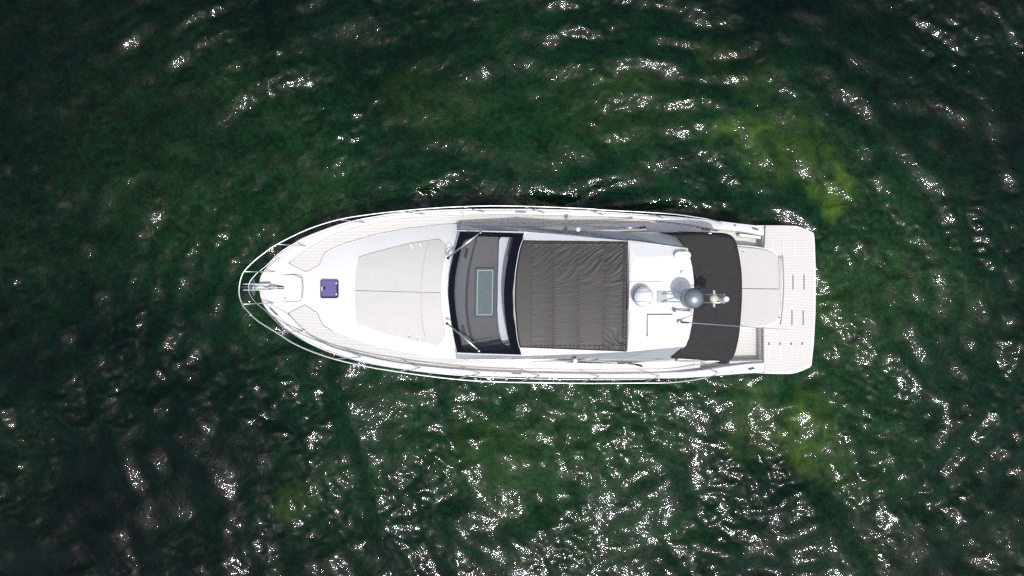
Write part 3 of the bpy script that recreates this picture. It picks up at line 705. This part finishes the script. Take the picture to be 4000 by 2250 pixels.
# ---- folding canvas sunroof with real wrinkles
cf = resample(smooth_line([(2043, 936.5), (2030, 974), (2019, 1032), (2013, 1083), (2010, 1144), (2010, 1205), (2013, 1232), (2020, 1311), (2030, 1358)], 4), 241)
def canvas_grid():
    U, V = 261, 241; rows = []
    rng = np.random.default_rng(3)
    ph = rng.uniform(0, 6.28, 40)
    seams = [2076, 2166, 2262, 2358, 2433]
    for i in range(U):
        u = i / (U - 1); r = []
        for j in range(V):
            v = j / (V - 1)
            fx, fy = cf[j]
            ex, ey = 2454 - 6 * v, 941 + 433 * v
            x = fx + (ex - fx) * u; y = fy + (ey - fy) * u
            z = 3.18 + 0.035 * math.sin(math.pi * v) ** .6 * 1.0
            z += -0.02 * (1 - u) * 0
            # piping ridges
            sxk = -6 * (v - .5)
            w = 0.0
            for s in seams:
                d = x - (s + sxk * .7)
                z += 0.002 * math.exp(-(d / 3.0) ** 2)
            # sag between bows
            if x > 2076:
                k = max(i_ for i_, s in enumerate(seams) if x >= s + sxk * .7 - 4) if x > 2076 + abs(sxk) else 0
                s0 = seams[k]; s1 = seams[k + 1] if k < 4 else 2454
                f = min(max((x - s0 - sxk * .7) / (s1 - s0), 0), 1)
                z -= 0.012 * math.sin(math.pi * f)
                fl_ = f * (1 - f) * 4
                # creases fanning from the upper corners
                top = math.exp(-((y - 1010) / 85.0) ** 2)
                lo = math.exp(-((y - 1335) / 38.0) ** 2)
                kk = .85 * math.exp(-((y - 1000) / 90.0) ** 2) - .95 * lo * (k > 2)
                aa = y + (x - s0) * kk
                am = [.0016, .0044, .0046, .0056, .0066][k]; base = [.5, .10, .08, .25, .45][k]
                n1_ = noise.noise(Vector((aa / 5.2, x / 42.0, k * 7.3))); n2_ = noise.noise(Vector((aa / 2.6, x / 26.0, k * 3.1 + 40)))
                n3_ = noise.noise(Vector((aa / 13.0, x / 60.0, k * 5.7 + 9)))
                gate = base + top * 1.0 + lo * (.8 if k > 2 else .15)
                w += am * min(1.1, gate) * (n1_ + .45 * n2_ + 1.3 * n3_)
                ed = math.exp(-((x - s0 - 10) / 14.0) ** 2) + (math.exp(-((s1 - x) / 22.0) ** 2) if k > 2 else 0)
                w += .0022 * ed * noise.noise(Vector((y / 2.2, x / 22.0, 3.3)))
            if y < 956 or y > 1349: w += .003 * math.sin(x / 3.1 + 2 * math.sin(x / 17)) 
            z += 0.006 * (math.exp(-((y - 954) / 1.6) ** 2) + math.exp(-((y - 1351) / 1.6) ** 2)) * (x > 2070)
            z += 0.0015 * (math.exp(-((y - 1041) / 1.4) ** 2) + math.exp(-((y - 1264) / 1.4) ** 2)) * (x > 2166)
            z += w
            e = min(v, 1 - v) * 430; ee = min(e, (1 - u) * 420, u * 420)
            z -= 0.05 * max(0, 1 - ee / 5.0)
            r.append(P(x, y, z))
        rows.append(r)
    return rows
cg = canvas_grid()
sr = MB().loft(cg).build('canvas_sunroof', M['vinyl'], Y, smooth=True)
MB().tube([p + Vector((-.005, 0, .035)) for p in cg[0]][::6], 0.008, 6).build('sunroof_front_trim', M['gel'], sr, smooth=True)
for s in (2167, 2262, 2358):
    for dxx in (-3, 4):
        pp = []
        for j in range(12, 229, 6):
            v = j / 240; x = s - 6 * (v - .5) * .7 + dxx; y = 941 + 433 * v
            pp.append(P(x, y, 3.18 + .035 * math.sin(math.pi * v) ** .6 + .006))
        MB().tube(pp, 0.0035, 4).build('sunroof_seam', M['strap'], sr)

# ---- aft part of the hardtop
zA = 3.20
V = {'A': P(2457, 943, 3.11), 'C': P(2688, 974, 3.10), 'B': P(2488, 1006, zA), 'D': P(2466, 1044, zA), 'A1': P(2456, 1044, 3.17), 'E': P(2703, 1038, zA - .02), 'F': P(2711.5, 1100, zA - .01), 'F2': P(2712, 1160, zA - .01), 'G': P(2709, 1207, zA - .01), 'H': P(2703, 1262, zA - .02),
     'I': P(2691, 1320, zA - .03), 'J': P(2677, 1351, 3.16), 'K': P(2450, 1373, 3.14), 'B2': P(2481, 1312, zA), 'D2': P(2462, 1276, zA), 'K1': P(2452, 1276, 3.16), 'CE': P(2694, 996, zA - .01)}
nm = list(V); ix = {k: i for i, k in enumerate(nm)}
fc = [('A', 'C', 'CE', 'B'), ('A', 'B', 'D'), ('A', 'D', 'A1'), ('A1', 'D', 'D2', 'K1'), ('D', 'B', 'B2', 'D2'), ('B', 'CE', 'E', 'F', 'F2', 'G', 'H', 'I', 'B2'), ('B2', 'I', 'J', 'K'), ('K', 'D2', 'B2'), ('K', 'K1', 'D2')]
MB().add([V[k] for k in nm], [tuple(ix[c_] for c_ in f) for f in fc]).build('aft_roof_panel', M['gel'], Y, solid=0.03, bevel=0.015, seg=3, ang=4)
el = MB()
el.tube([P(2455, 939.5, 3.15), P(2687, 971.5, 3.15)], .014, 6); el.build('roof_edge_moulding', M['gel'], Y, smooth=True)
# equipment plinth
pt = smooth_line([(2459, 1101), (2500, 1100.5), (2564, 1099.5), (2586, 1101), (2625, 1130), (2660, 1148)], 1) + [(2702, 1150), (2702, 1187), (2661, 1188), (2631, 1189), (2589, 1218.5), (2534, 1217.5), (2456, 1213)]
MB().prism(pt, zA + .025, 0.04).build('equipment_plinth', M['gel'], Y, bevel=0.01)
MB().prism(rrect(2530, 1230, 2632, 1319, 4), zA + .028, 0.045).build('roof_locker_lid', M['gel'], Y, bevel=0.008)
MB().tube([P(x, y, zA + .008) for x, y in [(2527.5, 1316), (2528.5, 1227.5), (2627, 1228)]], .011, 5).build('lid_shadow_line', M['rubber'], Y)  # dark line painting in the lid's shadow on its left and top edges
ov = []
for k in range(24):
    a = 2 * math.pi * k / 24; ov.append((2668 + (16 if math.cos(a) > 0 else -16) + 15.5 * math.cos(a), 998 + 15.5 * math.sin(a)))
MB().prism(ov, zA + .11, 0.13).build('oval_antenna', M['domew'], Y, bevel=0.03, seg=4)
MB().lathe(P(2667, 1066, zA + .0), [(.052, -.01), (.052, .035), (.044, .042)], 24).build('gps_disc', M['domew'], Y, smooth=False, bevel=0.004)
MB().lathe(P(2663.5, 1110, zA + .0), [(.045, -.01), (.045, .03), (.036, .04)], 24).build('gps_disc', M['domew'], Y, bevel=0.004)

# domes
def ball(r, z0, n=14, sq=1.0):
    return [(r * math.cos(a), z0 + sq * r * math.sin(a)) for a in [math.pi / 2 * i / n for i in range(n + 1)]]
zs = zA + .025; cS = P(2515, 1159, zs + .26)
cS0 = Vector((cS.x, cS.y, zs))
r_ = .225
d1 = MB().lathe(cS0, [(.13, 0), (.13, .05), (r_ * .96, .13), (r_, .18)] + ball(r_, .22, 14, .75), 48).build('satellite_dome', M['domew'], Y, smooth=True)
MB().lathe(cS0, [(r_ * 1.0, .17), (r_ * 1.025, .175), (r_ * 1.025, .205), (r_ * 1.0, .21)], 48).build('dome_ring', M['rubber'], d1, smooth=True)
for s in (-1, 1):
    pp = []
    for t in np.linspace(-.72, .62, 22):
        yy_ = s * (.105 - .0 * t + (0.10 * max(0, t - .1) ** 1.3))
        rr = math.hypot(t * r_ / .9, yy_)
        if rr < r_ * .985: pp.append(cS0 + Vector((t * r_ / .9, yy_, .22 + .75 * math.sqrt(r_ * r_ - rr * rr) + .001)))
    MB().tube(pp, .005, 5).build('dome_seam', M['rubber'], d1)
zG = zs + .66; cG = P(2705, 1165.5, zG)
prof = [(.08, -.20), (.15, -.17), (.20, -.10)] + [(.23 * math.cos(a), .23 * math.sin(a)) for a in [math.pi / 2 * i / 18 for i in range(-4, 19)]]
d2 = MB().lathe(cG, prof, 48).build('radar_dome', M['domeg'], Y, smooth=True)
MB().lathe(cG + Vector((-.02, 0, -.12)), [(.16, -.09), (.215, -.05), (.215, 0), (.19, .02)], 32).build('dome_base', M['silver'], d2, smooth=True)

# mast carrying the grey dome and the lights
mm = MB()
for yy_ in (1147, 1177):
    m0 = P(2583, yy_, zs + .03); m1 = P(2700, yy_ + 4, zs + .42); m2 = P(2832, yy_ + (6 if yy_ > 1160 else 3), zs + .80)
    mm.tube([m0, m1], .014, 8); mm.tube([m1, m2], .012, 8)
mm.tube([P(2832, 1150, zs + .80), P(2832, 1183, zs + .80)], .012, 8)
mast = mm.build('mast', M['steel'], Y, smooth=True)
MB().prism(rrect(2568, 1138, 2605, 1183, 3), zs + .04, 0.04).build('mast_foot', M['silver'], mast, bevel=0.01)
ml = P(2790, 1166.6, zs + .86)
a = MB(); a.lathe(ml, [(.03, -.14), (.05, -.10), (.088, -.03), (.088, .0), (.07, .03), (.03, .045)], 28)
sl = a.build('searchlight', M['cream'], mast, smooth=True)
for y0, y1 in ((1134, 1150), (1184, 1200)):
    MB().prism(rrect(2786, y0, 2794, y1, 1), zs + .84, 0.02).build('light_bracket', M['silver'], sl, bevel=.003)
mt_l = P(2822, 1167.5, zs + .86)
an_l = MB().lathe(mt_l, [(.05, -.06), (.095, -.03), (.095, .01), (.07, .03), (.062, .035), (.062, .09)], 28).build('anchor_light', M['silver'], mast, smooth=True)
MB().lathe(mt_l, [(.064, .09), (.064, .26), (.055, .285), (.02, .295)], 28).build('light_cap', M['domew'], an_l, smooth=True)

# horn
h1 = P(2632, 1212, zA + .09); h2 = P(2695, 1213.5, zA + .09); ax = (h1 - h2)
hm = MB().lathe(h2, [(.014, 0), (.014, ax.length * .6), (.02, ax.length * .75), (.05, ax.length * 1.02)], 18, axis=ax).build('horn', M['dull'], Y, smooth=True)
MB().lathe(P(2697, 1215, zA + .06), [(.035, -.07), (.035, .02), (.02, .05)], 14).build('horn_driver', M['steel'], hm, smooth=True)

# whip antenna
wb = P(2659, 1258.5, zA + .10); wt = P(3076, 1288, zA + 1.95)
wd = (wt - wb)
w_ = MB().tube([wb + wd * (i / 12) for i in range(13)], 0.013, 8, 0.0045).build('whip_antenna', M['silver'], Y, smooth=True)
m = MB(); m.box(P(2657, 1258, zA + .05), .10, .07, .10); m.build('antenna_mount', M['dull'], w_, bevel=.01)
MB().tube([wb, wb + wd * .085], .019, 8).build('antenna_ferrule', M['black'], w_, smooth=True)

# ---- aft canvas cover over the cockpit
def curve(pts, n): return resample(smooth_line(pts, 5), n)
nu, nv = 60, 120
top_ = curve([(2575, 908), (2640, 907), (2700, 905.5), (2764, 907), (2815, 909), (2834, 911)], nu)
bot_ = curve([(2620, 1400), (2665, 1401.5), (2739, 1407), (2785, 1414), (2824, 1421), (2844, 1415.5)], nu)
rgt_ = curve([(2834, 911), (2854, 918), (2871, 935), (2880, 959), (2889, 1004), (2897, 1063), (2899, 1126), (2898, 1180), (2893, 1254), (2888, 1304), (2878.5, 1354), (2866, 1392), (2844, 1415.5)], nv)
lft_ = curve([(2575, 908), (2640, 924), (2668, 955), (2685, 1020), (2694, 1100), (2692, 1200), (2680, 1300), (2655, 1370), (2620, 1400)], nv)
rows = []
for j in range(nv):
    v = j / (nv - 1); r = []
    for i in range(nu):
        u = i / (nu - 1); c = []
        for k in (0, 1):
            L_ = (1 - v) * top_[i][k] + v * bot_[i][k] + (1 - u) * lft_[j][k] + u * rgt_[j][k]
            L_ -= (1 - u) * (1 - v) * top_[0][k] + u * (1 - v) * top_[-1][k] + (1 - u) * v * bot_[0][k] + u * v * bot_[-1][k]
            c.append(L_)
        x, y = c
        e = min(v, 1 - v)
        z = 3.03 - 0.10 * u - 0.20 * max(0, 1 - e / .10) ** 2 - 0.12 * max(0, (u - .9) / .1) ** 2 - .015 * math.sin(math.pi * u)
        if v < .12: z += .012 * math.sin((y - .12 * x) / 4.2 + 1.5 * math.sin(x / 31)) * (1 - v / .12)
        if v > .88: z += .014 * math.sin((y - .16 * (x - 2700) ** 2 / 200) / 3.16) * ((v - .88) / .12)
        z += .004 * math.sin(x / 23 + y / 41) 
        r.append(P(x, y, z))
    rows.append(r)
MB().loft(rows).build('cockpit_canopy', M['canvas'], Y, smooth=True, solid=0.012)
# canopy poles
MB().tube([P(2648, 1408, 1.75), P(2652, 1410, 2.3), P(2810, 1411, 2.9)], .012, 8).build('canopy_pole', M['steel'], Y, smooth=True)
MB().tube([P(2648, 901, 1.75), P(2652, 903, 2.3), P(2780, 912, 2.9)], .012, 8).build('canopy_pole', M['steel'], Y, smooth=True)

# ---- cockpit and transom
ZC = 1.08
ck = [(2735, 890), (2983, 908), (2986, 1432), (2725, 1440)]
MB().prism([(2735, 888), (2983, 918), (2983, 1425), (2725, 1444)], ZC, 0.05).build('cockpit_floor', M['deckmat'], Y)
MB().prism([(2715, 890), (2740, 890), (2735, 1440), (2705, 1440)], zd(2720) - .15, 0.5).build('cockpit_bulkhead', M['gel'], Y)
# passage steps
MB().prism([(2740, 897), (2815, 905), (2815, 965), (2740, 960)], 1.28, 0.3).build('side_step', M['deckmat'], Y)
MB().prism([(2735, 1380), (2810, 1380), (2810, 1436), (2735, 1440)], 1.28, 0.3).build('side_step', M['deckmat'], Y)
MB().prism([(2890, 912), (2983, 924), (2983, 935), (2890, 922)], 1.34, 0.4).build('coaming', M['gel'], Y, bevel=.01)
MB().prism([(2850, 1412), (2983, 1407), (2983, 1419), (2850, 1428)], 1.40, 0.4).build('coaming', M['gel'], Y, bevel=.01)
gar = [(2790, 958)] + smooth_line([(2860, 956), (2883, 957), (2938, 961), (2985, 968), (3012, 974), (3032, 984), (3044, 995), (3050, 1010), (3052, 1060), (3052, 1125), (3051, 1180), (3047, 1243), (3040, 1258), (3027.6, 1267), (2983, 1278), (2930, 1282), (2891, 1284)], 3) + [(2790, 1286)]
ZT = 1.60
MB().prism(gar, ZT - .05, 1.05).build('transom_locker', M['gel'], Y, bevel=.025, seg=3)
pa = [(2790, 963)] + smooth_line([(2883, 963.5), (2938, 968), (2985, 974.5), (3008, 981), (3028, 991), (3038, 1003), (3042, 1016), (3044, 1060), (3044.5, 1128)], 3) + [(2790, 1124)]
pb = [(2790, 1126.5), (3044.5, 1130.5)] + smooth_line([(3044.5, 1132), (3043, 1190), (3040, 1238), (3034, 1250), (3020, 1261), (2983, 1272), (2930, 1276), (2891, 1277)], 3) + [(2790, 1279)]
for q in (pa, pb): MB().prism(q, ZT + .03, 0.10).build('aft_sun_pad', M['pad'], Y, bevel=.02, seg=3)
for px, py in ((2903, 981.5), (2897, 1265)):
    MB().lathe(P(px, py, ZT + .03), [(.043, -.01), (.043, .006), (.036, .01), (.030, .004), (.015, 0)], 20).build('cup_holder', M['steel'], Y, smooth=True)
MB().tube([P(x, y, ZT + .05) for x, y in smooth_line([(3050, 1003), (3051, 1060), (3051.5, 1125), (3050, 1190), (3045, 1242)], 4)], .013, 8).build('transom_handrail', M['steel'], Y, smooth=True)
MB().tube([P(x, y, ZT - .08) for x, y in smooth_line([(3057, 1000), (3060, 1060), (3061, 1125), (3058, 1190), (3051, 1254)], 4)], .014, 8).build('transom_handrail', M['dull'], Y, smooth=True)
for px, py in ((3050, 1003), (3045, 1242)):
    MB().lathe(P(px, py, ZT - .05), [(.02, 0), (.02, .10)], 10).build('handrail_foot', M['steel'], Y, smooth=True)

# ---- swim platform
ZP = 0.52
pf = [(2944, 880)] + [(3060, 880.5), (3109, 882), (3122, 885), (3150, 896), (3172, 905), (3179, 910), (3182, 925), (3184, 959), (3187, 1043), (3187.5, 1130), (3186, 1229), (3180, 1341), (3171, 1426), (3166, 1434), (3137, 1448), (3110, 1457), (3087, 1461), (3030, 1461)] + [(2944, 1458)]
MB().prism(pf, ZP, 0.20).build('swim_platform', M['gel'], Y, bevel=.02, seg=3)
pm = [(2970, 884), (3060, 885), (3105, 886), (3148, 902), (3168, 912), (3176, 935), (3180, 1043), (3180.5, 1130), (3179, 1229), (3173, 1341), (3164, 1422), (3135, 1438), (3085, 1452), (3030, 1456), (2970, 1455)]
plat = MB().prism(pm, ZP + .010, 0.008).build('platform_mat', M['deckmat'], Y)
MB().prism([(2986.5, 882), (2991, 882), (2987, 962), (2984, 962)], ZP + .016, .02).build('platform_joint', M['rubber'], Y)
MB().prism([(2975, 1288), (2979, 1288), (2979, 1457), (2975, 1457)], ZP + .016, .02).build('platform_joint', M['rubber'], Y)
def slot(x, y0, y1, m, w=4.2, up=.016, r=1.8, dx_=0):
    MB().prism(rrect(x - w / 2, y0, x + w / 2, y1, r, 3), ZP + up, .02).build('platform_slot', M[m], Y)
for x in (3016, 3060, 3102, 3145.6): slot(x, 940, 1004, 'gel', 5.5, .022)
for x in (3098, 3141): slot(x, 1073, 1132, 'black', 3.2)
for x in (3094, 3137.6): slot(x, 1211, 1270, 'black', 3.2)
slot(3050, 1254, 1269, 'black', 3.2); slot(3057, 991, 1001, 'black', 3.2)
for x in (3004.5, 3047.5, 3091.4, 3134.4): slot(x, 1346, 1398, 'gel', 6, .022); slot(x, 1338, 1348, 'black', 4, .026)
MB().tube([P(x, y, ZP - .05) for x, y in smooth_line([(3185, 1083), (3192, 1090), (3193, 1105), (3191, 1116), (3185, 1122)], 4)], .014, 8).build('ladder_handle', M['steel'], Y, smooth=True)

# ---- navigation lights and boathooks on the cabin sides
for (px, py), s in (((2258, 896), 1), ((2247, 1409), -1)):
    c = P(px, py, 3.0)
    nl = MB().lathe(c, [(.02, -.12), (.05, -.08), (.058, -.03)] + ball(.058, 0, 8), 20).build('navigation_light', M['domew'], Y, smooth=True)
    MB().box(c + Vector((0, -.05 * s, -.09)), .05, .14, .04).build('light_arm', M['black'], nl)
for pts_, hd in ((((2262, 899), (2400, 899.5), (2525, 897)), ((2497, 890), (2522, 887))), (((2262, 1407), (2400, 1416), (2512, 1424)), ((2482, 1424), (2510, 1431)))):
    bh = MB().tube([P(x, y, 2.62) for x, y in pts_], .010, 8).build('side_grab_pole', M['domew'], Y, smooth=True)
    MB().tube([P(*hd[0], 2.64), P(*hd[1], 2.64)], .022, 8).build('pole_grip', M['black'], bh, smooth=True)
    a_ = hd[0]; s = -1 if a_[1] < 1100 else 1
    MB().tube([P(a_[0] - 70, a_[1] - 1 * s * 3 * (s > 0), 2.66), P(a_[0], a_[1], 2.66)], .014, 8).build('pole_clamp', M['steel'], bh, smooth=True)
